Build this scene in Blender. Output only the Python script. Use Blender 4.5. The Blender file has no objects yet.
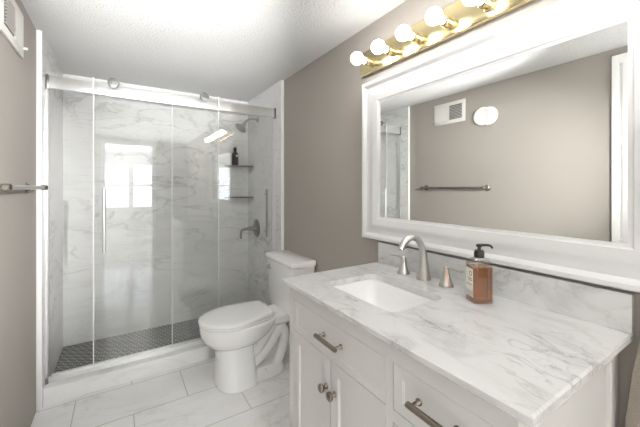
import bpy, bmesh, math, random
from mathutils import Vector, Matrix

# ------------------------------------------------------------------ camera, light, exposure
S = bpy.context.scene
COL = S.collection
cam_data = bpy.data.cameras.new('camera')
cam_data.sensor_fit = 'HORIZONTAL'
cam_data.sensor_width = 36.0
cam_data.lens = 312.5 / 640 * 36
cam_data.shift_y = -25.5 / 640
cam_data.clip_start = 0.03
cam = bpy.data.objects.new('camera', cam_data)
COL.objects.link(cam)
cam.location = (0, 0, 1.25)
cam.rotation_euler = (math.pi / 2, 0, -math.atan2(200.5, 312.5))
S.camera = cam

world = bpy.data.worlds.new('daylight')
S.world = world
world.use_nodes = True
bg = world.node_tree.nodes['Background']
bg.inputs['Color'].default_value = (0.90, 0.95, 1.0, 1)
bg.inputs['Strength'].default_value = 7.5

BULB_STRENGTH = 15.0

def area_light(name, loc, rot, sx, sy, power, color=(1, 1, 1), portal=False):
    l = bpy.data.lights.new(name, 'AREA')
    l.shape = 'RECTANGLE'; l.size = sx; l.size_y = sy
    l.energy = power; l.color = color
    l.cycles.is_portal = portal
    o = bpy.data.objects.new(name, l); COL.objects.link(o)
    o.location = loc; o.rotation_euler = rot
    return o
XL_ = -0.392
def fill_spot(name, loc, aim, power, angle):  # aimed spot for added fill light, no fixture belongs to it
    l = bpy.data.lights.new(name, 'SPOT'); l.energy = power; l.spot_size = math.radians(angle); l.spot_blend = 1.0
    l.shadow_soft_size = 0.03; l.color = (1.0, 0.995, 0.985)
    o = bpy.data.objects.new(name, l); COL.objects.link(o); o.location = loc
    o.rotation_euler = (Vector(aim) - Vector(loc)).to_track_quat('-Z', 'Y').to_euler()
    return o
# unseen fill lights added to brighten the rooms, aimed at ceilings and left wall
area_light('added_fill_bedroom', (0.4, -3.1, 1.45), (math.pi, 0, 0), 1.4, 0.9, 130, (1.0, 0.995, 0.985))
area_light('added_fill_behind_camera', (0.35, -0.70, 1.36), (math.pi, 0, 0), 1.2, 1.5, 26, (1.0, 0.995, 0.985))
fill_spot('added_fill_ahead', (-0.05, 0.05, 1.34), (0.24, 1.80, 2.135), 250, 42)
fill_spot('added_fill_left_wall', (1.02, -0.60, 1.62), (XL_, 1.55, 1.30), 220, 44)
area_light('daylight_portal', (0.25, -4.62, 1.3), (math.pi / 2, 0, 0), 1.8, 1.3, 1, portal=True)

S.view_settings.view_transform = 'Standard'
S.view_settings.look = 'None'
S.view_settings.gamma = 1
S.view_settings.use_curve_mapping = False
S.view_settings.exposure = 0.82
S.cycles.use_denoising = True
S.cycles.max_bounces = 14
S.cycles.transparent_max_bounces = 24
S.cycles.glossy_bounces = 8
S.cycles.diffuse_bounces = 6
S.cycles.sample_clamp_indirect = 8.0
S.cycles.caustics_reflective = False
S.cycles.caustics_refractive = False

# ------------------------------------------------------------------ materials
def new_mat(name):
    m = bpy.data.materials.new(name); m.use_nodes = True
    nt = m.node_tree
    return m, nt, nt.nodes['Principled BSDF']

def plain(name, color, rough=0.5, metal=0.0, bump=None, spec=0.5, var=0.04, coat=0.0):
    """solid colour with a faint procedural variation and an optional fine bump (scale, strength)"""
    m, nt, b = new_mat(name)
    b.inputs['Roughness'].default_value = rough
    b.inputs['Metallic'].default_value = metal
    b.inputs['Specular IOR Level'].default_value = spec
    b.inputs['Coat Weight'].default_value = coat
    tc = nt.nodes.new('ShaderNodeTexCoord')
    n = nt.nodes.new('ShaderNodeTexNoise'); n.inputs['Scale'].default_value = 6; n.inputs['Detail'].default_value = 3
    nt.links.new(tc.outputs['Object'], n.inputs['Vector'])
    mx = nt.nodes.new('ShaderNodeMix'); mx.data_type = 'RGBA'
    mx.inputs['A'].default_value = tuple(c * (1 - var) for c in color) + (1,)
    mx.inputs['B'].default_value = tuple(min(1, c * (1 + var)) for c in color) + (1,)
    nt.links.new(n.outputs['Fac'], mx.inputs['Factor'])
    nt.links.new(mx.outputs['Result'], b.inputs['Base Color'])
    if bump:
        n2 = nt.nodes.new('ShaderNodeTexNoise'); n2.inputs['Scale'].default_value = bump[0]; n2.inputs['Detail'].default_value = 4
        nt.links.new(tc.outputs['Object'], n2.inputs['Vector'])
        bp = nt.nodes.new('ShaderNodeBump'); bp.inputs['Strength'].default_value = bump[1]
        bp.inputs['Distance'].default_value = bump[2] if len(bump) > 2 else 0.003
        nt.links.new(n2.outputs['Fac'], bp.inputs['Height'])
        nt.links.new(bp.outputs['Normal'], b.inputs['Normal'])
    return m

def marble(name, base, vein, rough=0.12, scale=1.0, width=0.035, amount=0.6, rot=(0.5, 0.35, 0.6), cloud=0.25, joints=None, stretch=(1, 1, 2.6), seed=0.0):
    """white marble: ridged noise veins over soft clouds; joints = list of (axis, period, offset) thin grout lines"""
    m, nt, b = new_mat(name)
    N = nt.nodes; L = nt.links
    b.inputs['Roughness'].default_value = rough
    tc = N.new('ShaderNodeTexCoord')
    mp = N.new('ShaderNodeMapping'); mp.inputs['Rotation'].default_value = rot
    mp.inputs['Scale'].default_value = stretch; mp.inputs['Location'].default_value = (seed, seed * 0.7, -seed)
    L.new(tc.outputs['Object'], mp.inputs['Vector'])
    def noise(sc, det, dist, vec):
        n = N.new('ShaderNodeTexNoise'); n.inputs['Scale'].default_value = sc
        n.inputs['Detail'].default_value = det; n.inputs['Distortion'].default_value = dist
        L.new(vec, n.inputs['Vector']); return n.outputs['Fac']
    def math_(op, a, v=None, c=None):
        q = N.new('ShaderNodeMath'); q.operation = op
        if isinstance(a, (int, float)): q.inputs[0].default_value = a
        else: L.new(a, q.inputs[0])
        if v is not None:
            if isinstance(v, (int, float)): q.inputs[1].default_value = v
            else: L.new(v, q.inputs[1])
        if c is not None: q.inputs[2].default_value = c
        return q.outputs[0]
    def ramp(f, lo, hi, o0, o1):
        r = N.new('ShaderNodeMapRange'); r.interpolation_type = 'SMOOTHSTEP'
        r.inputs['From Min'].default_value = lo; r.inputs['From Max'].default_value = hi
        r.inputs['To Min'].default_value = o0; r.inputs['To Max'].default_value = o1
        L.new(f, r.inputs['Value']); return r.outputs['Result']
    v1 = math_('ABSOLUTE', math_('SUBTRACT', noise(1.6 * scale, 7, 1.1, mp.outputs['Vector']), 0.5))
    v2 = math_('ABSOLUTE', math_('SUBTRACT', noise(3.7 * scale, 6, 0.8, mp.outputs['Vector']), 0.47))
    veins = math_('ADD', ramp(v1, 0.0, width, 1, 0), math_('MULTIPLY', ramp(v2, 0.0, width * 0.8, 1, 0), 0.5))
    patch = ramp(noise(1.3 * scale, 2, 0, tc.outputs['Object']), 0.40, 0.66, 0.08, 1.0)
    clouds = ramp(noise(2.1 * scale, 5, 0.6, mp.outputs['Vector']), 0.45, 0.75, 0, cloud)
    f = math_('ADD', math_('MULTIPLY', math_('MULTIPLY', veins, patch), amount), clouds)
    f = math_('MINIMUM', f, 1.0)
    mx = N.new('ShaderNodeMix'); mx.data_type = 'RGBA'
    mx.inputs['A'].default_value = base + (1,); mx.inputs['B'].default_value = vein + (1,)
    L.new(f, mx.inputs['Factor'])
    col = mx.outputs['Result']
    if joints:
        sp = N.new('ShaderNodeSeparateXYZ'); L.new(tc.outputs['Object'], sp.inputs[0])
        g = None
        for axis, period, off, half, grow in joints:
            src = sp.outputs['XYZ'.index(axis)]
            if grow:      # running bond: (row axis, row period, row offset, shift per row)
                ra, rp, ro, sh = grow
                row = math_('FLOOR', math_('DIVIDE', math_('SUBTRACT', sp.outputs['XYZ'.index(ra)], ro), rp))
                src = math_('ADD', src, math_('MULTIPLY', math_('MODULO', math_('ADD', row, 100.0), 2.0), sh))
            d = math_('PINGPONG', math_('SUBTRACT', src, off), period / 2)
            line = ramp(d, half * 0.6, half * 1.4, 1, 0)
            g = line if g is None else math_('MAXIMUM', g, line)
        mj = N.new('ShaderNodeMix'); mj.data_type = 'RGBA'
        mj.inputs['B'].default_value = (0.52, 0.52, 0.51, 1)
        L.new(col, mj.inputs['A']); L.new(g, mj.inputs['Factor'])
        col = mj.outputs['Result']
        bp = N.new('ShaderNodeBump'); bp.inputs['Strength'].default_value = 0.4; bp.inputs['Distance'].default_value = 0.002
        L.new(math_('SUBTRACT', 1.0, g), bp.inputs['Height']); L.new(bp.outputs['Normal'], b.inputs['Normal'])
    L.new(col, b.inputs['Base Color'])
    return m

def glass_mat(name, tint=(0.992, 0.996, 0.994), f0=0.045):
    """flat architectural glass: clear with an angle dependent mirror reflection"""
    m = bpy.data.materials.new(name); m.use_nodes = True
    nt = m.node_tree; N = nt.nodes; L = nt.links
    N.remove(N['Principled BSDF'])
    out = N['Material Output']
    g = N.new('ShaderNodeNewGeometry')
    dt = N.new('ShaderNodeVectorMath'); dt.operation = 'DOT_PRODUCT'
    L.new(g.outputs['Incoming'], dt.inputs[0]); L.new(g.outputs['Normal'], dt.inputs[1])
    def M(op, a, b_):
        q = N.new('ShaderNodeMath'); q.operation = op; q.use_clamp = True
        for i, v in enumerate((a, b_)):
            if isinstance(v, (int, float)): q.inputs[i].default_value = v
            else: L.new(v, q.inputs[i])
        return q.outputs[0]
    ab = N.new('ShaderNodeMath'); ab.operation = 'ABSOLUTE'; L.new(dt.outputs['Value'], ab.inputs[0])
    p = M('POWER', M('SUBTRACT', 1.0, ab.outputs[0]), 5.0)
    F = M('ADD', M('MULTIPLY', p, 1 - f0), f0)
    tr = N.new('ShaderNodeBsdfTransparent'); tr.inputs['Color'].default_value = tint + (1,)
    gl = N.new('ShaderNodeBsdfGlossy'); gl.inputs['Roughness'].default_value = 0.0
    mx = N.new('ShaderNodeMixShader')
    L.new(F, mx.inputs[0]); L.new(tr.outputs[0], mx.inputs[1]); L.new(gl.outputs[0], mx.inputs[2])
    L.new(mx.outputs[0], out.inputs['Surface'])
    return m

def emitter(name, color, strength):
    m, nt, b = new_mat(name)
    b.inputs['Base Color'].default_value = color + (1,)
    b.inputs['Emission Color'].default_value = color + (1,)
    b.inputs['Emission Strength'].default_value = strength
    return m

def popcorn():
    m, nt, b = new_mat('popcorn_ceiling')
    N = nt.nodes; L = nt.links
    b.inputs['Roughness'].default_value = 0.95
    b.inputs['Specular IOR Level'].default_value = 0.1
    b.inputs['Base Color'].default_value = (0.72, 0.72, 0.71, 1)
    tc = N.new('ShaderNodeTexCoord')
    v = N.new('ShaderNodeTexVoronoi'); v.inputs['Scale'].default_value = 130; v.feature = 'SMOOTH_F1'
    n = N.new('ShaderNodeTexNoise'); n.inputs['Scale'].default_value = 100; n.inputs['Detail'].default_value = 5
    n.inputs['Roughness'].default_value = 0.7
    L.new(tc.outputs['Object'], v.inputs['Vector']); L.new(tc.outputs['Object'], n.inputs['Vector'])
    s = N.new('ShaderNodeMath'); s.operation = 'SUBTRACT'
    L.new(n.outputs['Fac'], s.inputs[0]); L.new(v.outputs['Distance'], s.inputs[1])
    bp = N.new('ShaderNodeBump'); bp.inputs['Strength'].default_value = 0.9; bp.inputs['Distance'].default_value = 0.011
    L.new(s.outputs[0], bp.inputs['Height']); L.new(bp.outputs['Normal'], b.inputs['Normal'])
    return m

def mosaic():
    m, nt, b = new_mat('dark_mosaic')
    N = nt.nodes; L = nt.links
    b.inputs['Roughness'].default_value = 0.35
    tc = N.new('ShaderNodeTexCoord')
    mp = N.new('ShaderNodeMapping'); mp.inputs['Rotation'].default_value = (0, 0, math.radians(32))
    L.new(tc.outputs['Object'], mp.inputs['Vector'])
    br = N.new('ShaderNodeTexBrick'); br.offset = 0.5
    br.inputs['Color1'].default_value = (0.010, 0.010, 0.011, 1)
    br.inputs['Color2'].default_value = (0.022, 0.022, 0.024, 1)
    br.inputs['Mortar'].default_value = (0.55, 0.55, 0.54, 1)
    br.inputs['Scale'].default_value = 1.0
    br.inputs['Brick Width'].default_value = 0.060
    br.inputs['Row Height'].default_value = 0.020
    br.inputs['Mortar Size'].default_value = 0.0028
    L.new(mp.outputs['Vector'], br.inputs['Vector'])
    L.new(br.outputs['Color'], b.inputs['Base Color'])
    return m

def brushed(name, color, rough=0.28):
    m = plain(name, color, rough, 1.0, bump=(220, 0.05, 0.0005), var=0.06)
    return m

M_WALL = plain('greige_paint', (0.375, 0.345, 0.312), 0.62, bump=(130, 0.12, 0.002), spec=0.35, var=0.015)
M_CEIL = popcorn()
M_TILE = marble('shower_marble', (0.80, 0.80, 0.79), (0.42, 0.42, 0.42), 0.24, scale=1.1, width=0.032, amount=0.46,
                rot=(0.3, 0.75, 0.3), cloud=0.20, stretch=(1, 1, 2.8), joints=[('Z', 0.61, 0.02, 0.0006, None)])
M_FLOOR = marble('floor_marble', (0.90, 0.90, 0.895), (0.50, 0.50, 0.50), 0.07, scale=1.2, width=0.03, amount=0.35,
                 rot=(0, 0, 0.5), cloud=0.12, stretch=(1, 2.4, 1), seed=3.1,
                 joints=[('Y', 0.31, 2.01, 0.0022, None), ('X', 0.563, 0.347, 0.0022, ('Y', 0.31, 2.01, 0.281))])
M_CURB = marble('curb_marble', (0.90, 0.90, 0.895), (0.5, 0.5, 0.5), 0.12, scale=1.0, amount=0.3, cloud=0.1, seed=8.0)
M_COUNTER = marble('counter_marble', (0.65, 0.65, 0.645), (0.20, 0.20, 0.20), 0.16, scale=3.4, width=0.034, amount=0.32,
                   rot=(0.2, 0.15, -0.9), cloud=0.30, stretch=(1.9, 1, 1.8), seed=5.3)
M_MOSAIC = mosaic()
M_WHITE = plain('white_lacquer', (0.65, 0.64, 0.63), 0.35, spec=0.45, var=0.01)
M_FRAMEWHITE = plain('white_frame_paint', (0.68, 0.68, 0.68), 0.3, spec=0.5, var=0.01)
M_TRIM = plain('white_trim', (0.84, 0.84, 0.83), 0.3, var=0.01)
M_PORC = plain('white_porcelain', (0.90, 0.90, 0.895), 0.08, coat=0.4, var=0.005)
M_SEAT = plain('white_seat_plastic', (0.88, 0.88, 0.88), 0.16, var=0.005)
M_NICKEL = brushed('brushed_nickel', (0.56, 0.545, 0.52), 0.34)
M_STEEL = brushed('brushed_steel', (0.62, 0.62, 0.615), 0.26)
M_DSTEEL = brushed('dark_steel', (0.30, 0.295, 0.285), 0.30)
M_SHELF = plain('dark_grey_shelf', (0.18, 0.18, 0.18), 0.45, 0.3)
M_CHROME = brushed('roller_steel', (0.42, 0.42, 0.415), 0.22)
M_BAR = brushed('satin_bar_metal', (0.34, 0.315, 0.285), 0.24)
M_ALU = plain('satin_aluminium', (0.80, 0.80, 0.79), 0.32, 0.85, var=0.02)
M_BRONZE = brushed('aged_bronze', (0.23, 0.205, 0.165), 0.34)
M_BRASS = plain('polished_brass', (0.74, 0.63, 0.37), 0.17, 1.0, var=0.02)
M_DARKNECK = plain('dark_bulb_collar', (0.16, 0.13, 0.09), 0.4, 0.6)
M_MIRROR, _nt, _b = new_mat('mirror_silver')
_b.inputs['Base Color'].default_value = (0.90, 0.91, 0.90, 1); _b.inputs['Metallic'].default_value = 1.0; _b.inputs['Roughness'].default_value = 0.0
M_GLASS = glass_mat('shower_glass')
M_PANE = glass_mat('window_glass', (0.97, 0.98, 0.98))
M_EDGE = plain('glass_edge_seal', (0.86, 0.87, 0.865), 0.25, var=0.02)
M_BULB = emitter('frosted_bulb', (1.0, 0.97, 0.93), BULB_STRENGTH)
M_BLACK = plain('black_plastic', (0.012, 0.012, 0.013), 0.28, var=0.05)
M_PAPER = plain('cream_paper', (0.74, 0.71, 0.63), 0.7)
M_INK = plain('dark_ink', (0.10, 0.10, 0.10), 0.6)
M_LABELGREY = plain('grey_label', (0.5, 0.5, 0.5), 0.6)
M_TOWEL = plain('beige_terry', (0.46, 0.41, 0.35), 0.95, bump=(260, 1.0, 0.006), spec=0.1, var=0.15)
M_PLASTIC = plain('white_plastic', (0.80, 0.79, 0.77), 0.4, var=0.01)
M_VENTPLATE = plain('white_vent_paint', (0.72, 0.70, 0.665), 0.4, var=0.01)
M_SHADOWGAP = plain('vent_shade_paint', (0.16, 0.155, 0.15), 0.7)  # shade inside the vent put into a dark colour
M_BEDFLOOR = plain('pale_bedroom_floor', (0.72, 0.71, 0.69), 0.25, var=0.03)
M_GRASS = plain('patio_concrete', (0.55, 0.54, 0.52), 0.9)
M_SINK = plain('white_sink_ceramic', (0.87, 0.87, 0.865), 0.10, coat=0.3, var=0.004)

def liquid():
    m, nt, b = new_mat('amber_soap')
    b.inputs['Base Color'].default_value = (0.60, 0.20, 0.03, 1)
    b.inputs['Roughness'].default_value = 0.06
    b.inputs['IOR'].default_value = 1.36
    b.inputs['Transmission Weight'].default_value = 0.93
    return m
M_LIQ = liquid()

# ------------------------------------------------------------------ mesh helpers
def obj(name, bm, mat, parent=None, smooth=None, mats=None):
    bmesh.ops.recalc_face_normals(bm, faces=bm.faces)
    me = bpy.data.meshes.new(name); bm.to_mesh(me); bm.free()
    for mm in (mats or [mat]): me.materials.append(mm)
    if smooth is not None:
        for p in me.polygons: p.use_smooth = True
        me.set_sharp_from_angle(angle=math.radians(smooth))
    o = bpy.data.objects.new(name, me); COL.objects.link(o)
    if parent:
        o.parent = parent
        pl = parent.matrix_world_loc if hasattr(parent, 'matrix_world_loc') else None
    return o

def at_world(o):
    """meshes are written in world coordinates; cancel the parent's offset"""
    p = o.parent; v = Vector((0, 0, 0))
    while p: v += p.location; p = p.parent
    o.location = -v
    return o

def part(name, bm, mat, parent, smooth=None, mats=None, label=None):
    o = obj(name, bm, mat, parent, smooth, mats)
    at_world(o)
    if label: o['label'] = label
    return o

def thing(name, label, cat, loc=(0, 0, 0), group=None):
    o = bpy.data.objects.new(name, None); COL.objects.link(o)
    o.empty_display_size = 0.05
    o.location = loc
    o['label'] = label; o['category'] = cat
    if group: o['group'] = group
    return o

def tag(o, label, cat, group=None):
    o['label'] = label; o['category'] = cat
    if group: o['group'] = group
    return o

def struct(name, bm, mat, smooth=None, mats=None):
    o = obj(name, bm, mat, None, smooth, mats); o['kind'] = 'structure'; return o

def add_box(bm, x0, x1, y0, y1, z0, z1, bevel=0.0, seg=2):
    vs = [bm.verts.new((x, y, z)) for x in (x0, x1) for y in (y0, y1) for z in (z0, z1)]
    f = [(0, 1, 3, 2), (4, 6, 7, 5), (0, 4, 5, 1), (2, 3, 7, 6), (0, 2, 6, 4), (1, 5, 7, 3)]
    fs = [bm.faces.new([vs[i] for i in q]) for q in f]
    if bevel:
        es = list({e for fc in fs for e in fc.edges})
        bmesh.ops.bevel(bm, geom=es, offset=bevel, segments=seg, profile=0.5, affect='EDGES')
    return bm

def box(*a, bevel=0.0, seg=2):
    return add_box(bmesh.new(), *a, bevel=bevel, seg=seg)

def loft(bm, rings, cap=True, closed=True):
    rv = [[bm.verts.new(p) for p in r] for r in rings]
    n = len(rv[0])
    for a, b in zip(rv, rv[1:]):
        for i in range(n if closed else n - 1):
            j = (i + 1) % n
            bm.faces.new((a[i], a[j], b[j], b[i]))
    if cap:
        bm.faces.new(rv[0]); bm.faces.new(list(reversed(rv[-1])))
    return bm

def basis(d):
    d = Vector(d).normalized()
    u = Vector((0, 0, 1)) if abs(d.z) < 0.9 else Vector((1, 0, 0))
    a = d.cross(u).normalized(); b = d.cross(a).normalized()
    return a, b

def add_lathe(bm, profile, origin, axis, n=28, cap=True):
    """profile = [(radius, distance along axis)]"""
    o = Vector(origin); d = Vector(axis).normalized(); a, b = basis(d)
    rings = []
    for r, h in profile:
        r = max(r, 1e-4)
        rings.append([o + d * h + (a * math.cos(t) + b * math.sin(t)) * r for t in [2 * math.pi * i / n for i in range(n)]])
    return loft(bm, rings, cap)

def lathe(*a, **k): return add_lathe(bmesh.new(), *a, **k)

def spline(pts, n=8):
    """Catmull-Rom through the points"""
    P = [Vector(p) for p in pts]; P = [P[0] * 2 - P[1]] + P + [P[-1] * 2 - P[-2]]
    out = []
    for i in range(1, len(P) - 2):
        for k in range(n):
            t = k / n
            out.append(0.5 * ((2 * P[i]) + (P[i + 1] - P[i - 1]) * t + (2 * P[i - 1] - 5 * P[i] + 4 * P[i + 1] - P[i + 2]) * t * t
                              + (3 * P[i] - P[i - 1] - 3 * P[i + 1] + P[i + 2]) * t ** 3))
    out.append(P[-2]); return out

def add_tube(bm, pts, rad, n=16, squash=1.0):
    pts = [Vector(p) for p in pts]
    if not isinstance(rad, (list, tuple)): rad = [rad] * len(pts)
    if len(rad) != len(pts):
        m = len(rad) - 1
        rr = []
        for i in range(len(pts)):
            t = i / (len(pts) - 1) * m; k = min(int(t), m - 1); rr.append(rad[k] + (rad[k + 1] - rad[k]) * (t - k))
        rad = rr
    rings = []; a = None
    for i, p in enumerate(pts):
        d = (pts[min(i + 1, len(pts) - 1)] - pts[max(i - 1, 0)]).normalized()
        if a is None: a, b = basis(d)
        else:
            a = (a - d * a.dot(d)).normalized(); b = d.cross(a)
        rings.append([p + (a * math.cos(t) + b * math.sin(t) * squash) * rad[i] for t in [2 * math.pi * k / n for k in range(n)]])
    return loft(bm, rings)

def tube(*a, **k): return add_tube(bmesh.new(), *a, **k)

def rrect(x0, x1, y0, y1, r, n=6):
    """rounded rectangle outline, counter clockwise"""
    out = []
    for cx, cy, a0 in ((x1 - r, y1 - r, 0), (x0 + r, y1 - r, 90), (x0 + r, y0 + r, 180), (x1 - r, y0 + r, 270)):
        for k in range(n + 1):
            a = math.radians(a0 + 90 * k / n); out.append((cx + r * math.cos(a), cy + r * math.sin(a)))
    return out

def add_prism(bm, outline, z0, z1):
    return loft(bm, [[(x, y, z0) for x, y in outline], [(x, y, z1) for x, y in outline]])

def bevel_all(bm, off, seg=2, angle=40):
    bmesh.ops.recalc_face_normals(bm, faces=bm.faces)
    es = [e for e in bm.edges if len(e.link_faces) == 2 and e.calc_face_angle(0) > math.radians(angle)]
    bmesh.ops.bevel(bm, geom=es, offset=off, segments=seg, profile=0.5, affect='EDGES'); return bm

def shell_panel(bm, x_front, y0, y1, z0, z1, thick, frame, depth, mould=0.004):
    """door or drawer front facing -X with a recessed shaker panel"""
    xb = x_front + thick
    def ring(x, ins): return [bm.verts.new((x, y, z)) for y, z in ((y0 + ins, z0 + ins), (y1 - ins, z0 + ins), (y1 - ins, z1 - ins), (y0 + ins, z1 - ins))]
    rs = [ring(xb, 0), ring(x_front + 0.0015, 0), ring(x_front, 0.0015), ring(x_front, frame), ring(x_front + depth * 0.5, frame + mould * 0.3),
          ring(x_front + depth * 0.5, frame + mould), ring(x_front + depth, frame + mould * 1.3)]
    for a, b in zip(rs, rs[1:]):
        for i in range(4): bm.faces.new((a[i], a[(i + 1) % 4], b[(i + 1) % 4], b[i]))
    bm.faces.new(rs[0]); bm.faces.new(list(reversed(rs[-1])))
    return bm

def from_modifiers(name, bm, mat, parent, mods, smooth=60):
    """run modifiers once and keep the resulting mesh"""
    bmesh.ops.recalc_face_normals(bm, faces=bm.faces)
    me = bpy.data.meshes.new(name + '_raw'); bm.to_mesh(me); bm.free()
    o = bpy.data.objects.new(name + '_raw', me); COL.objects.link(o)
    for typ, kw in mods:
        md = o.modifiers.new(typ, typ)
        for k, v in kw.items(): setattr(md, k, v)
    dg = bpy.context.evaluated_depsgraph_get(); dg.update()
    me2 = bpy.data.meshes.new_from_object(o.evaluated_get(dg))
    bpy.data.objects.remove(o)
    me2.name = name
    me2.materials.clear(); me2.materials.append(mat)
    for p in me2.polygons: p.use_smooth = True
    q = bpy.data.objects.new(name, me2); COL.objects.link(q); q.parent = parent
    if parent: at_world(q)
    return q

# ------------------------------------------------------------------ dimensions
XL, XR = -0.392, 1.14            # painted walls
TL, TR = -0.368, 1.115           # tile faces in the shower
YT, YB = 2.33, 3.11              # front of the shower tile, back wall of the shower
ZC = 2.135                       # ceiling
YR = -4.5                        # rear wall behind the camera

# ------------------------------------------------------------------ setting
YO = -1.80                       # wall with the doorway to the white bedroom behind
DX0, DX1, DZ = -0.216, 0.517, 2.03
BX0, BX1 = -1.6, 2.4
struct('floor', box(XL - 0.1, XR + 0.1, YO - 0.1, 2.50, -0.05, 0.0), M_FLOOR)
struct('floor_bedroom', box(BX0, BX1, YR - 0.1, YO - 0.1, -0.05, 0.0), M_BEDFLOOR)
struct('ceiling_bedroom', box(BX0 - 0.1, BX1 + 0.1, YR - 0.1, YO - 0.1, ZC, ZC + 0.05), M_TRIM)
struct('wall_bedroom_left', box(BX0 - 0.1, BX0, YR, YO - 0.1, 0, ZC), M_TRIM)
struct('wall_bedroom_right', box(BX1, BX1 + 0.1, YR, YO - 0.1, 0, ZC), M_TRIM)
bm = bmesh.new()
add_box(bm, BX0, DX0, YO - 0.1, YO, 0, ZC); add_box(bm, DX1, BX1, YO - 0.1, YO, 0, ZC); add_box(bm, DX0, DX1, YO - 0.1, YO, DZ, ZC)
struct('wall_doorway', bm, M_WALL)
bm = bmesh.new()
for x0, x1, z0, z1 in ((DX0 - 0.06, DX0, 0, DZ + 0.06), (DX1, DX1 + 0.06, 0, DZ + 0.06), (DX0, DX1, DZ, DZ + 0.06)):
    add_box(bm, x0, x1, YO, YO + 0.016, z0, z1)
struct('trim_3', bm, M_TRIM)
struct('ceiling', box(XL - 0.1, XR + 0.1, YO - 0.1, YB + 0.1, ZC, ZC + 0.05), M_CEIL)
struct('wall_left', box(XL - 0.1, XL, YO - 0.1, YB, 0, ZC), M_WALL)
struct('wall_right', box(XR, XR + 0.1, YO - 0.1, YB, 0, ZC), M_WALL)
# shower lining
bm = box(XL, TL, YT + 0.003, YB + 0.05, 0, ZC); struct('wall_shower_left', bm, M_TILE)
bm = box(TR, XR, YT + 0.003, YB + 0.05, 0, ZC); struct('wall_shower_right', bm, M_TILE)
bm = box(TL, TR, YB, YB + 0.05, 0, ZC); struct('wall_shower_back', bm, M_TILE)
struct('trim_1', box(XL, TL + 0.001, YT - 0.008, YT + 0.003, 0, ZC, bevel=0.003), M_TRIM, smooth=40)
struct('trim_2', box(TR - 0.001, XR, YT - 0.008, YT + 0.003, 0, ZC, bevel=0.003), M_TRIM, smooth=40)
struct('floor_shower', box(TL, TR, 2.50, YB, -0.03, 0.018), M_MOSAIC)
# white liner edges where pan meets tile
struct('curb_shower', box(TL, TR, YT + 0.030, 2.50, 0, 0.0975, bevel=0.004), M_CURB, smooth=40)
struct('baseboard_right', box(XR - 0.014, XR, 1.19, YT - 0.008, 0, 0.09, bevel=0.003), M_TRIM, smooth=40)

# rear wall with a glazed door to the daylight
WX0, WX1, WZ0, WZ1 = -0.62, 1.12, 0.70, 1.92
bm = bmesh.new()
add_box(bm, BX0, WX0, YR - 0.1, YR, 0, ZC); add_box(bm, WX1, BX1, YR - 0.1, YR, 0, ZC)
add_box(bm, WX0, WX1, YR - 0.1, YR, WZ1, ZC); add_box(bm, WX0, WX1, YR - 0.1, YR, 0, WZ0)
struct('wall_rear', bm, M_TRIM)
bm = bmesh.new()
def frame_rect(bm, x0, x1, z0, z1, w, y0, y1):
    add_box(bm, x0, x0 + w, y0, y1, z0, z1); add_box(bm, x1 - w, x1, y0, y1, z0, z1)
    add_box(bm, x0 + w, x1 - w, y0, y1, z1 - w, z1); add_box(bm, x0 + w, x1 - w, y0, y1, z0, z0 + w)
frame_rect(bm, WX0, WX1, WZ0, WZ1, 0.06, YR - 0.08, YR - 0.03)
add_box(bm, 0.20, 0.30, YR - 0.075, YR - 0.035, WZ0 + 0.06, WZ1 - 0.06)
add_box(bm, WX0 + 0.06, WX1 - 0.06, YR - 0.072, YR - 0.038, 1.30, 1.34)
wf = struct('window_1', bm, M_TRIM)
pane = obj('pane', box(WX0 + 0.05, WX1 - 0.05, YR - 0.058, YR - 0.052, WZ0 + 0.05, WZ1 - 0.05), M_PANE, wf)
struct('baseboard_rear', box(BX0, BX1, YR, YR + 0.014, 0, 0.10), M_TRIM)
struct('patio', box(-4, 5, -9, YR - 0.1, -0.12, -0.05), M_GRASS)

# door casing and door in the left wall, seen in the mirror
bm = bmesh.new()
add_box(bm, XL, XL + 0.020, 0.638, 0.670, 0, 2.085, bevel=0.002)
add_box(bm, XL, XL + 0.016, 0.585, 0.620, 0, 2.05, bevel=0.002)
add_box(bm, XL, XL + 0.003, 0.620, 0.638, 0, 2.05)
add_box(bm, XL, XL + 0.018, 0.620, 0.638, 0, 0.93, bevel=0.002)
add_box(bm, XL, XL + 0.020, -0.26, 0.638, 2.03, 2.085, bevel=0.002)
add_box(bm, XL, XL + 0.020, -0.26, -0.19, 0, 2.03, bevel=0.002)
struct('trim_4', bm, M_TRIM)
struct('door_1', box(XL, XL + 0.008, -0.19, 0.585, 0.01, 2.03), M_TRIM)

# ------------------------------------------------------------------ vanity cabinet
VX, VY0, VY1 = 0.592, 0.275, 1.155         # front plane, near end, far end
CT = 0.872                                  # countertop top
v = thing('vanity_cabinet', 'white shaker bathroom vanity cabinet with doors and drawers under the marble countertop', 'cabinet', (0.86, 0.715, 0))
bm = bmesh.new()
zt = CT - 0.024
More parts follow.
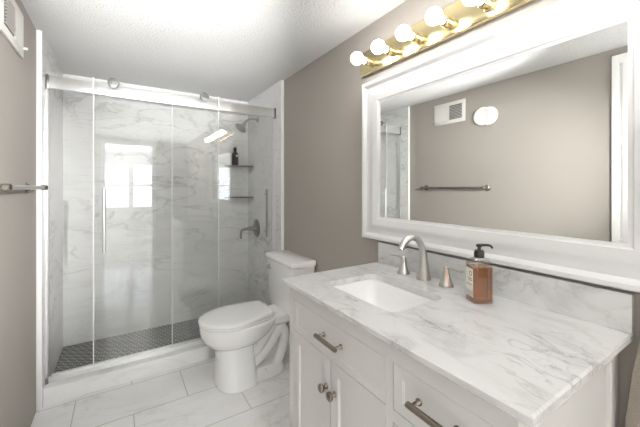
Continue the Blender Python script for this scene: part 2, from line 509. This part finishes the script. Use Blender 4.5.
# carcass: back, sides, bottom, top rails and face frame in one body
def stile(y0, y1, z0, z1): add_box(bm, VX, VX + 0.02, y0, y1, z0, z1)
stile(VY0, 0.310, 0.0, zt); stile(1.118, VY1, 0.0, zt); stile(0.5745, 0.600, 0.10, 0.803)
stile(0.310, 1.118, 0.803, zt); stile(0.310, 1.118, 0.06, 0.10)
stile(0.310, 0.5745, 0.650, 0.680); stile(0.310, 0.5745, 0.375, 0.405)
part('face_frame', bm, M_WHITE, v)
for yy, sg in ((VY0, 1), (VY1, -1)):
    y0, y1 = sorted((yy + sg * 0.010, yy + sg * 0.018))
    part('side_panel', box(VX + 0.02, XR - 0.003, y0, y1, 0.10, zt - 0.01), M_WHITE, v)
for yy, sg in ((VY0, 1), (VY1, -1)):
    bm = bmesh.new()
    y0, y1 = sorted((yy, yy + sg * 0.012))
    add_box(bm, VX + 0.0205, VX + 0.065, y0, y1, 0.0, zt, bevel=0.002)
    add_box(bm, XR - 0.062, XR - 0.002, y0, y1, 0.0, zt, bevel=0.002)
    add_box(bm, VX + 0.064, XR - 0.061, y0, y1, zt - 0.05, zt, bevel=0.002)
    add_box(bm, VX + 0.064, XR - 0.061, y0, y1, 0.06, 0.13, bevel=0.002)
    part('side_frame', bm, M_WHITE, v)
bm = box(VX + 0.02, XR - 0.01, VY0 + 0.02, VY1 - 0.02, 0.08, 0.098); part('bottom_shelf', bm, M_WHITE, v)

def pull(parent, y, z):
    bm = bmesh.new()
    add_tube(bm, [(VX - 0.030, y - 0.061, z), (VX - 0.030, y - 0.058, z), (VX - 0.030, y + 0.058, z), (VX - 0.030, y + 0.061, z)], [0.0062, 0.0075, 0.0075, 0.0062], n=14)
    for s in (-0.05, 0.05):
        add_lathe(bm, [(0.0085, 0.0), (0.0085, 0.003), (0.005, 0.006), (0.005, 0.031)], (VX - 0.0003, y + s, z), (-1, 0, 0), n=14)
    part('pull_handle', bm, M_BRONZE, parent, smooth=50, label='aged bronze bar pull')
def knob(parent, y, z):
    bm = lathe([(0.0095, 0), (0.0095, 0.003), (0.006, 0.006), (0.006, 0.012), (0.0135, 0.017), (0.0145, 0.021), (0.0145, 0.025), (0.012, 0.028), (0.004, 0.029)], (VX - 0.0003, y, z), (-1, 0, 0), n=20)
    part('knob', bm, M_BRONZE, parent, smooth=50, label='aged bronze round knob')

bm = shell_panel(bmesh.new(), VX, 0.6015, 1.1165, 0.6785, 0.8015, 0.018, 0.022, 0.004)
d = part('drawer', bm, M_WHITE, v); pull(d, 0.848, 0.747)
for y0, y1, ky in ((0.8590, 1.1165, 0.882), (0.6015, 0.8560, 0.832)):
    bm = shell_panel(bmesh.new(), VX, y0, y1, 0.102, 0.6755, 0.018, 0.040, 0.006)
    d = part('door', bm, M_WHITE, v); knob(d, ky, 0.577)
for z0, z1 in ((0.682, 0.8015), (0.407, 0.648), (0.102, 0.373)):
    bm = shell_panel(bmesh.new(), VX, 0.3115, 0.5730, z0, z1, 0.018, 0.028, 0.005)
    d = part('drawer', bm, M_WHITE, v); pull(d, 0.442, (z0 + z1) / 2 + 0.006)

# ------------------------------------------------------------------ countertop with a cut-out for the sink
CX0, CX1, CY0, CY1 = 0.574, 1.136, 0.244, 1.189
SX0, SX1, SY0, SY1 = 0.690, 0.945, 0.672, 1.042
def annulus(bm, outer, inner, z0, z1):
    """slab with a hole: outer and inner outlines with equal counts"""
    n = len(outer)
    R = [[bm.verts.new((x, y, z)) for x, y in o] for o, z in ((outer, z0), (outer, z1), (inner, z1), (inner, z0))]
    for a, b in ((0, 1), (1, 2), (2, 3), (3, 0)):
        for i in range(n):
            j = (i + 1) % n
            bm.faces.new((R[a][i], R[a][j], R[b][j], R[b][i]))
hole = rrect(SX0, SX1, SY0, SY1, 0.035, 6)
def to_rect(p, x0, x1, y0, y1, hx0, hx1, hy0, hy1):
    """push a point of the hole outline to the slab edge"""
    cx, cy = (hx0 + hx1) / 2, (hy0 + hy1) / 2
    dx, dy = (p[0] - cx) / ((hx1 - hx0) / 2), (p[1] - cy) / ((hy1 - hy0) / 2)
    m = max(abs(dx), abs(dy)); dx /= m; dy /= m
    return (x0 + (x1 - x0) * (dx + 1) / 2, y0 + (y1 - y0) * (dy + 1) / 2)
def snapped(outline, x0, x1, y0, y1):
    pts = [to_rect(p, x0, x1, y0, y1, SX0, SX1, SY0, SY1) for p in outline]
    for cx, cy in ((x0, y0), (x0, y1), (x1, y0), (x1, y1)):
        k = min(range(len(pts)), key=lambda i: (pts[i][0] - cx) ** 2 + (pts[i][1] - cy) ** 2); pts[k] = (cx, cy)
    return pts
e = 0.004
ct = thing('countertop', 'white and grey veined marble countertop with a low backsplash on the white vanity', 'countertop', (0.855, 0.7165, CT - 0.022))
bm = bmesh.new()
O1 = snapped(hole, CX0, CX1, CY0, CY1); O2 = snapped(hole, CX0 + e, CX1, CY0 + e, CY1 - e)
n = len(hole)
R = [[bm.verts.new((x, y, z)) for x, y in o] for o, z in ((hole, CT - 0.022), (O2, CT - 0.022), (O1, CT - 0.022 + e), (O1, CT - e), (O2, CT), (hole, CT))]
for a in range(6):
    A, B = R[a], R[(a + 1) % 6]
    for i in range(n):
        j = (i + 1) % n; bm.faces.new((A[i], A[j], B[j], B[i]))
part('slab', bm, M_COUNTER, ct)
part('backsplash', box(1.114, XR - 0.002, CY0, CY1 - 0.004, CT, CT + 0.1016, bevel=0.0015), M_COUNTER, ct)

sk = thing('undermount_sink', 'white rectangular undermount sink set into the marble countertop', 'sink', (0.8175, 0.857, CT - 0.15))
bm = bmesh.new()
zr = CT - 0.0225
rings = []
for ins, z, r in ((-0.02, zr, 0.045), (-0.004, zr, 0.037), (0.002, zr - 0.004, 0.034), (0.008, zr - 0.05, 0.034), (0.016, zr - 0.10, 0.036), (0.035, zr - 0.125, 0.034), (0.075, zr - 0.134, 0.03)):
    rings.append([(x, y, z) for x, y in rrect(SX0 + ins, SX1 - ins, SY0 + ins, SY1 - ins, r, 8)])
outr = [[(x, y, z) for x, y in rrect(SX0 + i, SX1 - i, SY0 + i, SY1 - i, r, 8)] for i, z, r in ((0.03, zr - 0.15, 0.04), (-0.004, zr - 0.12, 0.04), (-0.02, zr - 0.012, 0.045))]
loft(bm, list(reversed(rings)) + list(reversed(outr)))
part('basin', bm, M_SINK, sk, smooth=35)
part('drain', lathe([(0.024, 0), (0.024, 0.003), (0.018, 0.004), (0.017, 0.002), (0.004, 0.0055)], (0.83, 0.857, zr - 0.1345), (0, 0, 1), n=24), M_NICKEL, sk, smooth=40)

# ------------------------------------------------------------------ faucet
fx, fy = 1.062, 0.860
f = thing('widespread_faucet', 'brushed nickel gooseneck faucet with two lever handles behind the sink', 'faucet', (fx, fy, CT))
FZ = CT + 0.0004
bm = bmesh.new()
path = spline([(fx, fy, FZ), (fx, fy, FZ + 0.06), (fx - 0.004, fy, FZ + 0.115), (fx - 0.030, fy, FZ + 0.162), (fx - 0.072, fy, FZ + 0.178),
               (fx - 0.112, fy, FZ + 0.164), (fx - 0.134, fy, FZ + 0.135)], 8)
add_tube(bm, path, [0.028, 0.0245, 0.0185, 0.0155, 0.0140, 0.0135, 0.0130, 0.0128, 0.0126, 0.0125, 0.0125, 0.0125, 0.0128], n=22)
part('spout', bm, M_NICKEL, f, smooth=50)
for s in (1, -1):
    y = fy + s * 0.108
    bm = lathe([(0.027, 0), (0.0275, 0.003), (0.024, 0.009), (0.0175, 0.026), (0.0125, 0.044), (0.0105, 0.060), (0.0100, 0.070), (0.0075, 0.075), (0.002, 0.0765)], (fx, y, FZ), (0, 0, 1), n=24)
    h = part('handle', bm, M_NICKEL, f, smooth=50)
    bm = tube(spline([(fx + 0.001, y - s * 0.006, FZ + 0.066), (fx - 0.001, y + s * 0.014, FZ + 0.0715), (fx - 0.006, y + s * 0.050, FZ + 0.071), (fx - 0.009, y + s * 0.072, FZ + 0.071)], 6), [0.0065, 0.0068, 0.0058, 0.0062, 0.0055], n=14, squash=0.72)
    part('lever', bm, M_NICKEL, h, smooth=50)

# ------------------------------------------------------------------ soap bottle
bx, by = 1.012, 0.592
sb = thing('soap_dispenser', 'amber soap bottle with a black pump on the marble countertop', 'bottle', (bx, by, CT))
RZ = Matrix.Translation((bx, by, CT)) @ Matrix.Rotation(math.radians(-30), 4, 'Z')
W, D = 0.033, 0.030           # half sizes
def bring(s, z, r): return [tuple(RZ @ Vector((x, y, z))) for x, y in rrect(-W * s, W * s, -D * s, D * s, r, 5)]
bm = bmesh.new()
loft(bm, [bring(0.96, 0.0005, 0.008), bring(1.0, 0.004, 0.009), bring(1.0, 0.126, 0.009), bring(0.97, 0.134, 0.012), bring(0.80, 0.141, 0.018), bring(0.45, 0.147, 0.012), bring(0.40, 0.152, 0.0115)])
part('glass_body', bm, glass_mat('bottle_glass', (0.90, 0.89, 0.86), 0.14), sb, smooth=40)
bm = bmesh.new()
loft(bm, [bring(0.90, 0.006, 0.007), bring(0.95, 0.010, 0.008), bring(0.95, 0.117, 0.008)])
part('liquid', bm, M_LIQ, sb, smooth=40, label='amber brown liquid soap')
def lab_box(x0, x1, z0, z1, off0, off1):
    """box lying on the bottle's wide -X side (local axes)"""
    bm = box(-W - off1, -W - off0, x0, x1, z0, z1)
    bmesh.ops.transform(bm, matrix=RZ, verts=bm.verts); return bm
lb = part('paper_label', lab_box(-0.022, 0.022, 0.020, 0.112, 0.0003, 0.0008), M_PAPER, sb, label='cream paper label')
bm = bmesh.new()
add_lathe(bm, [(0.0085, 0), (0.0085, 0.0004), (0.006, 0.0004), (0.006, 0)], (-W - 0.0008, -0.008, 0.096), (-1, 0, 0), n=20, cap=False)
for z, y0, y1 in ((0.078, -0.018, 0.010), (0.072, -0.018, 0.004), (0.058, -0.018, 0.016)):
    add_box(bm, -W - 0.0012, -W - 0.0008, y0, y1, z, z + 0.002)
bmesh.ops.transform(bm, matrix=RZ, verts=bm.verts)
part('label_print', bm, M_INK, lb)
part('label_band', lab_box(-0.022, 0.022, 0.024, 0.040, 0.0008, 0.0012), M_LABELGREY, lb)
bm = bmesh.new()
add_lathe(bm, [(0.0155, 0), (0.0160, 0.002), (0.0160, 0.017), (0.0135, 0.020), (0.0135, 0.024), (0.007, 0.0245), (0.0055, 0.026), (0.0055, 0.040)], (bx, by, CT + 0.147), (0, 0, 1), n=24)
pc = part('pump_collar', bm, M_BLACK, sb, smooth=45)
bm = bmesh.new()
hd = Vector((0.62, -0.78, 0)).normalized()
p0 = Vector((bx, by, CT + 0.182))
add_lathe(bm, [(0.0095, 0), (0.010, 0.002), (0.010, 0.007), (0.006, 0.009)], p0, (0, 0, 1), n=20)
add_tube(bm, spline([p0 + Vector((0, 0, 0.0045)) - hd * 0.004, p0 + hd * 0.014 + Vector((0, 0, 0.006)), p0 + hd * 0.032 + Vector((0, 0, 0.0055)), p0 + hd * 0.040 + Vector((0, 0, -0.003))], 5), [0.0055, 0.0045, 0.0036, 0.0034], n=12)
part('pump_nozzle', bm, M_BLACK, sb, smooth=45)

# ------------------------------------------------------------------ framed mirror
MY0, MY1, MZ0, MZ1 = 0.137, 1.303, 0.985, 1.808
mr = thing('framed_mirror', 'large wall mirror in a wide moulded white frame above the vanity', 'mirror', (XR, (MY0 + MY1) / 2, MZ0))
prof = [(0.000, 0.001), (0.000, 0.034), (0.004, 0.038), (0.016, 0.038), (0.021, 0.035), (0.030, 0.026), (0.042, 0.0225), (0.056, 0.024), (0.068, 0.029), (0.074, 0.0295),
        (0.082, 0.027), (0.100, 0.020), (0.104, 0.020), (0.108, 0.016), (0.118, 0.014), (0.119, 0.006)]
bm = bmesh.new()
rings = []
for cy, cz, sy, sz in ((MY0, MZ0, 1, 1), (MY1, MZ0, -1, 1), (MY1, MZ1, -1, -1), (MY0, MZ1, 1, -1)):
    rings.append([bm.verts.new((XR - dpt, cy + sy * w, cz + sz * w)) for w, dpt in prof])
for k in range(4):
    A, B = rings[k], rings[(k + 1) % 4]
    for i in range(len(prof) - 1): bm.faces.new((A[i], A[i + 1], B[i + 1], B[i]))
part('frame', bm, M_FRAMEWHITE, mr, smooth=25)
part('mirror_glass', box(XR - 0.012, XR - 0.002, MY0 + 0.112, MY1 - 0.112, MZ0 + 0.112, MZ1 - 0.112), M_MIRROR, mr)

# ------------------------------------------------------------------ vanity light
LY1 = 1.325; LY0 = LY1 - 0.961; LZ = 1.920
vl = thing('vanity_light', 'polished brass strip light with round globe bulbs above the mirror', 'lamp', (XR, (LY0 + LY1) / 2, LZ))
part('backplate', box(XR - 0.026, XR - 0.001, LY0, LY1, LZ - 0.062, LZ + 0.064, bevel=0.003), M_BRASS, vl, smooth=40)
for k in range(6):
    y = LY1 - 0.098 - 0.153 * k
    bm = lathe([(0.023, 0), (0.023, 0.004), (0.0185, 0.007), (0.0185, 0.022), (0.0205, 0.024), (0.0205, 0.044), (0.017, 0.047)], (XR - 0.026, y, LZ - 0.016), (-1, 0, 0), n=24)
    sk_ = part('socket', bm, M_BRASS, vl, smooth=40)
    bm = lathe([(0.0175, 0.045), (0.0175, 0.053), (0.014, 0.054)], (XR - 0.026, y, LZ - 0.016), (-1, 0, 0), n=24)
    part('bulb_collar', bm, M_DARKNECK, sk_, smooth=40)
    R_ = 0.0315; c = 0.105
    pr = [(0.0145, 0.052), (0.0150, 0.066)]
    a0 = math.acos(min(1, 0.0165 / R_))
    for i in range(15):
        a = -a0 + (a0 + math.pi / 2) * i / 14
        pr.append((R_ * math.cos(a), c + R_ * math.sin(a)))
    bm = lathe(pr, (XR - 0.026, y, LZ - 0.016), (-1, 0, 0), n=28)
    part('bulb', bm, M_BULB, sk_, smooth=60, label='lit frosted globe bulb')

# ------------------------------------------------------------------ toilet
TY = 2.03
t = thing('toilet', 'white two piece toilet with closed elongated lid between the vanity and the glass shower', 'toilet', (0.80, TY, 0))
def egg(xf, xb, hy, z, xw=None, n=44, pf=2.0, pb=2.6):
    """outline with a rounder front (towards -X) at xf and a squarer back at xb"""
    xm = xw if xw is not None else xf + (xb - xf) * 0.52
    out = []
    for i in range(n):
        a = 2 * math.pi * i / n; c, s = math.cos(a), math.sin(a)
        p = pb if c > 0 else pf; L_ = (xb - xm) if c > 0 else (xm - xf)
        out.append((xm + L_ * math.copysign(abs(c) ** (2 / p), c), TY + hy * math.copysign(abs(s) ** (2 / p), s), z))
    return out
bm = bmesh.new()
loft(bm, [egg(0.425, 0.90, 0.178, 0.388), egg(0.418, 0.905, 0.184, 0.380), egg(0.418, 0.90, 0.184, 0.352), egg(0.424, 0.88, 0.178, 0.325), egg(0.440, 0.85, 0.164, 0.292),
          egg(0.466, 0.81, 0.140, 0.262), egg(0.492, 0.76, 0.112, 0.240), egg(0.510, 0.72, 0.095, 0.22), egg(0.52, 0.70, 0.08, 0.15)])
# pedestal column
P_ = dict(pf=2.5, pb=4)
loft(bm, [egg(0.525, 0.74, 0.112, 0.27, **P_), egg(0.523, 0.745, 0.120, 0.20, **P_), egg(0.516, 0.75, 0.142, 0.10, **P_), egg(0.510, 0.755, 0.160, 0.03, **P_), egg(0.508, 0.757, 0.168, 0.010, **P_), egg(0.508, 0.757, 0.168, 0.0005, **P_)])
# core, foot and rear deck
loft(bm, [egg(0.60, 0.96, 0.035, 0.37, pf=4, pb=4), egg(0.60, 0.96, 0.035, 0.0005, pf=4, pb=4)])
loft(bm, [egg(0.58, 0.955, 0.100, 0.075, pf=4, pb=3), egg(0.58, 0.970, 0.124, 0.045, pf=4, pb=3), egg(0.58, 0.975, 0.136, 0.012, pf=4, pb=3), egg(0.58, 0.975, 0.136, 0.0005, pf=4, pb=3)])
loft(bm, [egg(0.80, 1.105, 0.115, 0.388, pf=4, pb=5), egg(0.80, 1.105, 0.118, 0.345, pf=4, pb=5), egg(0.82, 1.09, 0.085, 0.315, pf=4, pb=5)])
for s in (-1, 1):      # the trapway bulging out of both sides
    y = TY + s * 0.068
    add_tube(bm, spline([(0.70, y - s * 0.02, 0.105), (0.76, y, 0.115), (0.85, y, 0.185), (0.915, y, 0.275), (0.950, y, 0.283), (0.965, y, 0.235), (0.945, y, 0.150), (0.905, y, 0.05)], 6), 0.034, n=18)
    add_tube(bm, spline([(0.69, y - s * 0.02, 0.165), (0.755, y, 0.185), (0.825, y, 0.265), (0.875, y, 0.335), (0.92, y - s * 0.01, 0.372)], 6), 0.034, n=18)
    add_tube(bm, spline([(0.66, y - s * 0.02, 0.255), (0.74, y, 0.275), (0.80, y - s * 0.01, 0.345), (0.86, y - s * 0.02, 0.370)], 6), 0.030, n=16)
from_modifiers('bowl', bm, M_PORC, t, [('REMESH', dict(mode='VOXEL', voxel_size=0.005, use_smooth_shade=True)), ('SMOOTH', dict(factor=0.5, iterations=7))])
for s in (-1, 1):
    part('bolt_cap', lathe([(0.014, 0), (0.014, 0.006), (0.010, 0.012), (0.003, 0.0145)], (0.80, TY + s * 0.112, 0.052), (0, s * 0.25, 1), n=18), M_PORC, t, smooth=50)
def seat_out(ins, z, back=0.862):
    return egg(0.412 + ins, back - ins, 0.186 - ins, z, xw=0.635, n=64, pf=2.0, pb=14)
def taper(o):     # narrow towards the hinge
    return [(x, TY + (y - TY) * (1 - 0.33 * max(0, (x - 0.60) / 0.27) ** 1.3), z) for x, y, z in o]
bm = bmesh.new()
loft(bm, [taper(seat_out(*q)) for q in ((0.006, 0.3885), (0.002, 0.392), (0.002, 0.402), (0.006, 0.405))])
part('seat', bm, M_SEAT, t, smooth=50)
bm = bmesh.new()
lift = lambda o: [(x, y, z + 0.016 * max(0.0, (x - 0.60) / 0.26)) for x, y, z in o]
loft(bm, [(lift(o) if k > 1 else o) for k, o in enumerate([taper(seat_out(*q)) for q in ((0.004, 0.4065), (0.000, 0.4095), (0.000, 0.417), (0.004, 0.421), (0.030, 0.4245), (0.08, 0.426))])])
part('lid', bm, M_SEAT, t, smooth=50)
for s in (-1, 1):
    part('hinge', box(0.855, 0.885, TY + s * 0.075 - 0.02, TY + s * 0.075 + 0.02, 0.388, 0.4215, bevel=0.005), M_SEAT, t, smooth=50)
def trr(x0, x1, hy, z, r=0.020): return [(x, y, z) for x, y in rrect(x0, x1, TY - hy, TY + hy, r, 7)]
bm = bmesh.new()
loft(bm, [trr(0.985, 1.118, 0.17, 0.372), trr(0.968, 1.122, 0.196, 0.384), trr(0.962, 1.125, 0.204, 0.42), trr(0.952, 1.127, 0.222, 0.718)])
part('tank', bm, M_PORC, t, smooth=45)
bm = bmesh.new()
loft(bm, [trr(0.946, 1.130, 0.226, 0.7185), trr(0.941, 1.133, 0.231, 0.724), trr(0.940, 1.133, 0.232, 0.743), trr(0.944, 1.131, 0.228, 0.752), trr(0.958, 1.122, 0.214, 0.757)])
part('tank_lid', bm, M_PORC, t, smooth=45)
bm = bmesh.new()
add_lathe(bm, [(0.014, 0), (0.014, 0.006), (0.008, 0.009), (0.008, 0.022)], (0.9555, TY + 0.165, 0.668), (-1, 0, 0), n=18)
add_tube(bm, [(0.9365, TY + 0.170, 0.669), (0.935, TY + 0.14, 0.665), (0.935, TY + 0.105, 0.659)], [0.008, 0.0065, 0.007], n=12)
part('flush_lever', bm, M_STEEL, t, smooth=50, label='chrome flush lever')

# ------------------------------------------------------------------ shower enclosure
YH = 2.44
en = thing('shower_door_frame', 'satin metal header rail, wall jambs and floor track framing the glass shower', 'shower frame', (0.37, YH, 0.098))
part('header_rail', box(TL + 0.014, TR - 0.014, YH - 0.008, YH + 0.012, 1.846, 1.921, bevel=0.002), M_ALU, en, smooth=40)
for x0, x1 in ((TL, TL + 0.0138), (TR - 0.0138, TR)):
    part('rail_bracket', box(x0, x1, YH - 0.014, YH + 0.018, 1.838, 1.926, bevel=0.002), M_DSTEEL, en, smooth=40, label='dark steel rail bracket')
for x0, x1 in ((TL, TL + 0.010), (TR - 0.010, TR)):
    part('wall_jamb', box(x0, x1, YH - 0.006, YH + 0.034, 0.125, 1.8375), M_ALU, en)
bm = box(TL, TR, YH - 0.022, YH + 0.040, 0.0978, 0.108)
add_box(bm, TL + 0.02, TR - 0.02, YH - 0.020, YH - 0.014, 0.108, 0.124)
add_box(bm, TL + 0.02, TR - 0.02, YH + 0.034, YH + 0.039, 0.108, 0.122)
bmesh.ops.remove_doubles(bm, verts=bm.verts, dist=1e-5)
part('floor_track', bm, M_ALU, en)
part('track_stop', box(TL + 0.001, TL + 0.016, YH - 0.034, YH - 0.0225, 0.098, 0.130, bevel=0.001), M_DSTEEL, en, label='dark corner stop of the track')

def glass_door(x0, x1, y0, z0, z1, name_label, hx, hz0, hz1, mat_handle, side, rollers):
    d = thing('sliding_glass_door', name_label, 'shower door', ((x0 + x1) / 2, y0, z0))
    part('glass_panel', box(x0 + 0.0055, x1 - 0.0055, y0, y0 + 0.008, z0, z1), M_GLASS, d)
    for a, b in ((x0, x0 + 0.0055), (x1 - 0.0055, x1)):
        part('edge_seal', box(a, b, y0 - 0.001, y0 + 0.009, z0, z1), M_EDGE, d, label='pale vertical edge seal')
    bm = bmesh.new()
    ys = y0 - 0.036 if side < 0 else y0 + 0.008 + 0.036
    yb = y0 if side < 0 else y0 + 0.008
    add_tube(bm, [(hx, ys, hz0), (hx, ys, hz1)], 0.0095, n=14)
    for z in (hz0 + 0.04, hz1 - 0.04):
        add_tube(bm, [(hx, yb - side * -0.0003, z), (hx, ys, z)], 0.006, n=12)
    part('bar_handle', bm, mat_handle, d, smooth=50)
    for rx in rollers:
        zc = 1.921
        bm = lathe([(0.010, -0.001), (0.010, 0.012), (0.030, 0.0125), (0.031, 0.015), (0.031, 0.022), (0.028, 0.025), (0.012, 0.0265), (0.010, 0.024), (0.002, 0.024)], (rx, y0, zc), (0, -1, 0), n=32)
        part('roller', bm, M_CHROME, d, smooth=35)
    return d
glass_door(-0.140, 0.637, 2.415, 0.1265, 1.945, 'clear sliding glass shower door on the left with a bar handle and two round rollers', -0.082, 0.843, 1.243, M_ALU, -1, (-0.033, 0.526))
glass_door(0.316, 1.103, 2.460, 0.1085, 1.835, 'clear glass shower panel on the right nearest the toilet with a dark bar handle', 1.030, 0.845, 1.240, M_DSTEEL, -1, ())

# shelves in the back right corner of the shower
def shelf(z, label):
    bm = bmesh.new()
    out = [(TR - 0.001, YB - 0.001)]
    for k in range(13):
        a = math.pi / 2 * k / 12
        out.append((TR - 0.001 - 0.245 * math.cos(a) ** 0.8, YB - 0.001 - 0.16 * math.sin(a) ** 0.8))
    add_prism(bm, out, z - 0.010, z)
    bevel_all(bm, 0.002)
    return tag(obj('corner_shelf', bm, M_SHELF), label, 'shelf', 'shower corner shelves')
shelf(1.472, 'upper dark metal corner shelf in the shower, holding the black bottle')
shelf(1.164, 'lower dark metal corner shelf in the shower, empty')
bo = thing('shampoo_bottle', 'black shampoo bottle standing on the upper corner shelf in the shower', 'bottle', (0.955, 3.03, 1.472))
part('body', lathe([(0.029, 0.0005), (0.031, 0.004), (0.031, 0.105), (0.028, 0.118), (0.014, 0.130), (0.012, 0.136)], (0.955, 3.03, 1.472), (0, 0, 1)), M_BLACK, bo, smooth=45)
part('cap', lathe([(0.0155, 0.136), (0.0155, 0.164), (0.012, 0.174), (0.006, 0.178)], (0.955, 3.03, 1.472), (0, 0, 1)), M_BLACK, bo, smooth=45)
bm = box(0.953, 0.972, 2.9970, 2.9985, 1.553, 1.575); part('label_patch', bm, M_PAPER, bo, label='small pale label')

sh = thing('overhead_shower', 'brushed metal shower head on a bent arm high on the right shower wall', 'shower head', (TR, 2.843, 1.905))
part('flange', lathe([(0.030, 0), (0.030, 0.004), (0.016, 0.012)], (TR - 0.0003, 2.843, 1.905), (-1, 0, 0)), M_NICKEL, sh, smooth=45)
part('arm', tube(spline([(TR - 0.010, 2.843, 1.905), (TR - 0.06, 2.843, 1.907), (TR - 0.105, 2.842, 1.885), (TR - 0.135, 2.840, 1.852)], 6), 0.0105, n=14), M_NICKEL, sh, smooth=50)
hv = Vector((-0.50, -0.12, -0.62)).normalized(); hp = Vector((TR - 0.132, 2.840, 1.855))
part('head', lathe([(0.012, 0), (0.019, 0.010), (0.019, 0.024), (0.016, 0.030), (0.030, 0.044), (0.050, 0.054), (0.054, 0.060), (0.054, 0.068), (0.048, 0.071), (0.01, 0.071)], hp, hv, n=30), M_NICKEL, sh, smooth=40)

va = thing('shower_valve', 'brushed metal shower valve with round plate and lever on the right shower wall', 'shower valve', (TR, 2.872, 0.862))
part('escutcheon', lathe([(0.088, 0), (0.088, 0.003), (0.080, 0.008), (0.034, 0.012)], (TR - 0.0003, 2.872, 0.862), (-1, 0, 0), n=36), M_DSTEEL, va, smooth=40)
bm = bmesh.new()
add_lathe(bm, [(0.034, 0.011), (0.027, 0.022), (0.019, 0.045), (0.017, 0.075)], (TR, 2.872, 0.862), (-1, 0, 0), n=26)
add_tube(bm, spline([(TR - 0.070, 2.872, 0.862), (TR - 0.105, 2.870, 0.862), (TR - 0.142, 2.868, 0.855), (TR - 0.155, 2.867, 0.826), (TR - 0.156, 2.866, 0.775)], 6), [0.017, 0.014, 0.011, 0.0105, 0.0105], n=14)
part('lever', bm, M_DSTEEL, va, smooth=45)

# ------------------------------------------------------------------ left wall fittings
tb = thing('towel_bar', 'brushed nickel towel bar on the left greige wall', 'towel bar', (XL, 1.79, 1.25))
part('bar', tube([(XL + 0.068, 1.455, 1.252), (XL + 0.068, 2.128, 1.252)], 0.0095, n=16), M_BAR, tb, smooth=50)
for y in (1.475, 2.108):
    part('bracket', lathe([(0.027, 0), (0.027, 0.004), (0.020, 0.008), (0.011, 0.020), (0.009, 0.052), (0.0135, 0.057), (0.0135, 0.078), (0.009, 0.082)], (XL + 0.0003, y, 1.252), (1, 0, 0), n=24), M_BAR, tb, smooth=45)

wv = thing('wall_vent', 'white rectangular wall vent with a louvred opening high on the left wall', 'vent', (XL, 1.84, 1.862))
VYa, VYb, VZa, VZb = 1.675, 2.005, 1.862, 2.064
bm = bmesh.new()
add_box(bm, XL, XL + 0.010, VYa, VYb, VZa, VZb, bevel=0.002)
part('plate', bm, M_VENTPLATE, wv, smooth=40)
part('opening', box(XL + 0.0102, XL + 0.0112, VYa + 0.030, VYa + 0.160, VZa + 0.035, VZb - 0.035), M_SHADOWGAP, wv, label='dark sheet painted as the shade in the vent opening')  # flat sheet on the plate, its dark colour stands in for shade
bm = bmesh.new()
for k in range(9):
    z = VZa + 0.042 + 0.0135 * k
    vs = box(XL + 0.0114, XL + 0.0190, VYa + 0.031, VYa + 0.159, z, z + 0.0022)
    me_ = bpy.data.meshes.new('tmp'); vs.to_mesh(me_); vs.free(); bm.from_mesh(me_); bpy.data.meshes.remove(me_)
lo = part('louvre', bm, M_VENTPLATE, wv)
part('louvre_lever', lathe([(0.006, 0), (0.006, 0.014), (0.003, 0.016)], (XL + 0.009, VYb + 0.003, VZa + 0.05), (1, 0, 0), n=14), M_VENTPLATE, wv, smooth=45)
part('solid_panel', box(XL + 0.0102, XL + 0.0125, VYa + 0.178, VYb - 0.022, VZa + 0.030, VZb - 0.030, bevel=0.001), M_VENTPLATE, wv)

sd = thing('smoke_detector', 'round white smoke detector high on the left wall beside the vent', 'smoke detector', (XL, 1.50, 1.868))
part('base', lathe([(0.074, 0), (0.078, 0.003), (0.078, 0.010), (0.074, 0.014)], (XL + 0.0003, 1.462, 1.864), (1, 0, 0), n=40), M_PLASTIC, sd, smooth=40)
part('cover', lathe([(0.078, 0.0142), (0.079, 0.020), (0.074, 0.027), (0.056, 0.031), (0.050, 0.028), (0.030, 0.030), (0.004, 0.031)], (XL + 0.0003, 1.510, 1.868), (1, 0, 0), n=40), M_PLASTIC, sd, smooth=40)

# ------------------------------------------------------------------ towel hanging on the right wall
bm = bmesh.new()
rings = []
for z, y0, y1, dp in ((0.98, 0.155, 0.185, 0.030), (0.95, 0.125, 0.205, 0.045), (0.88, 0.10, 0.226, 0.055), (0.78, 0.085, 0.240, 0.062), (0.66, 0.075, 0.252, 0.066), (0.50, 0.070, 0.258, 0.066), (0.36, 0.070, 0.258, 0.062), (0.34, 0.074, 0.254, 0.055)):
    ring = []
    for k in range(40):
        a = 2 * math.pi * k / 40
        c, s = math.cos(a), math.sin(a)
        fold = 1 + 0.10 * math.sin(5 * a + 1) if z < 0.95 else 1
        ring.append((XR - 0.004 - dp / 2 + dp / 2 * math.copysign(abs(c) ** 0.6, c) * (fold if c < 0 else 1) , (y0 + y1) / 2 + (y1 - y0) / 2 * math.copysign(abs(s) ** 0.8, s), z))
    rings.append(ring)
loft(bm, rings)
tag(obj('hanging_towel', bm, M_TOWEL, smooth=60), 'beige terry towel hanging on the right wall beside the near end of the vanity', 'towel')
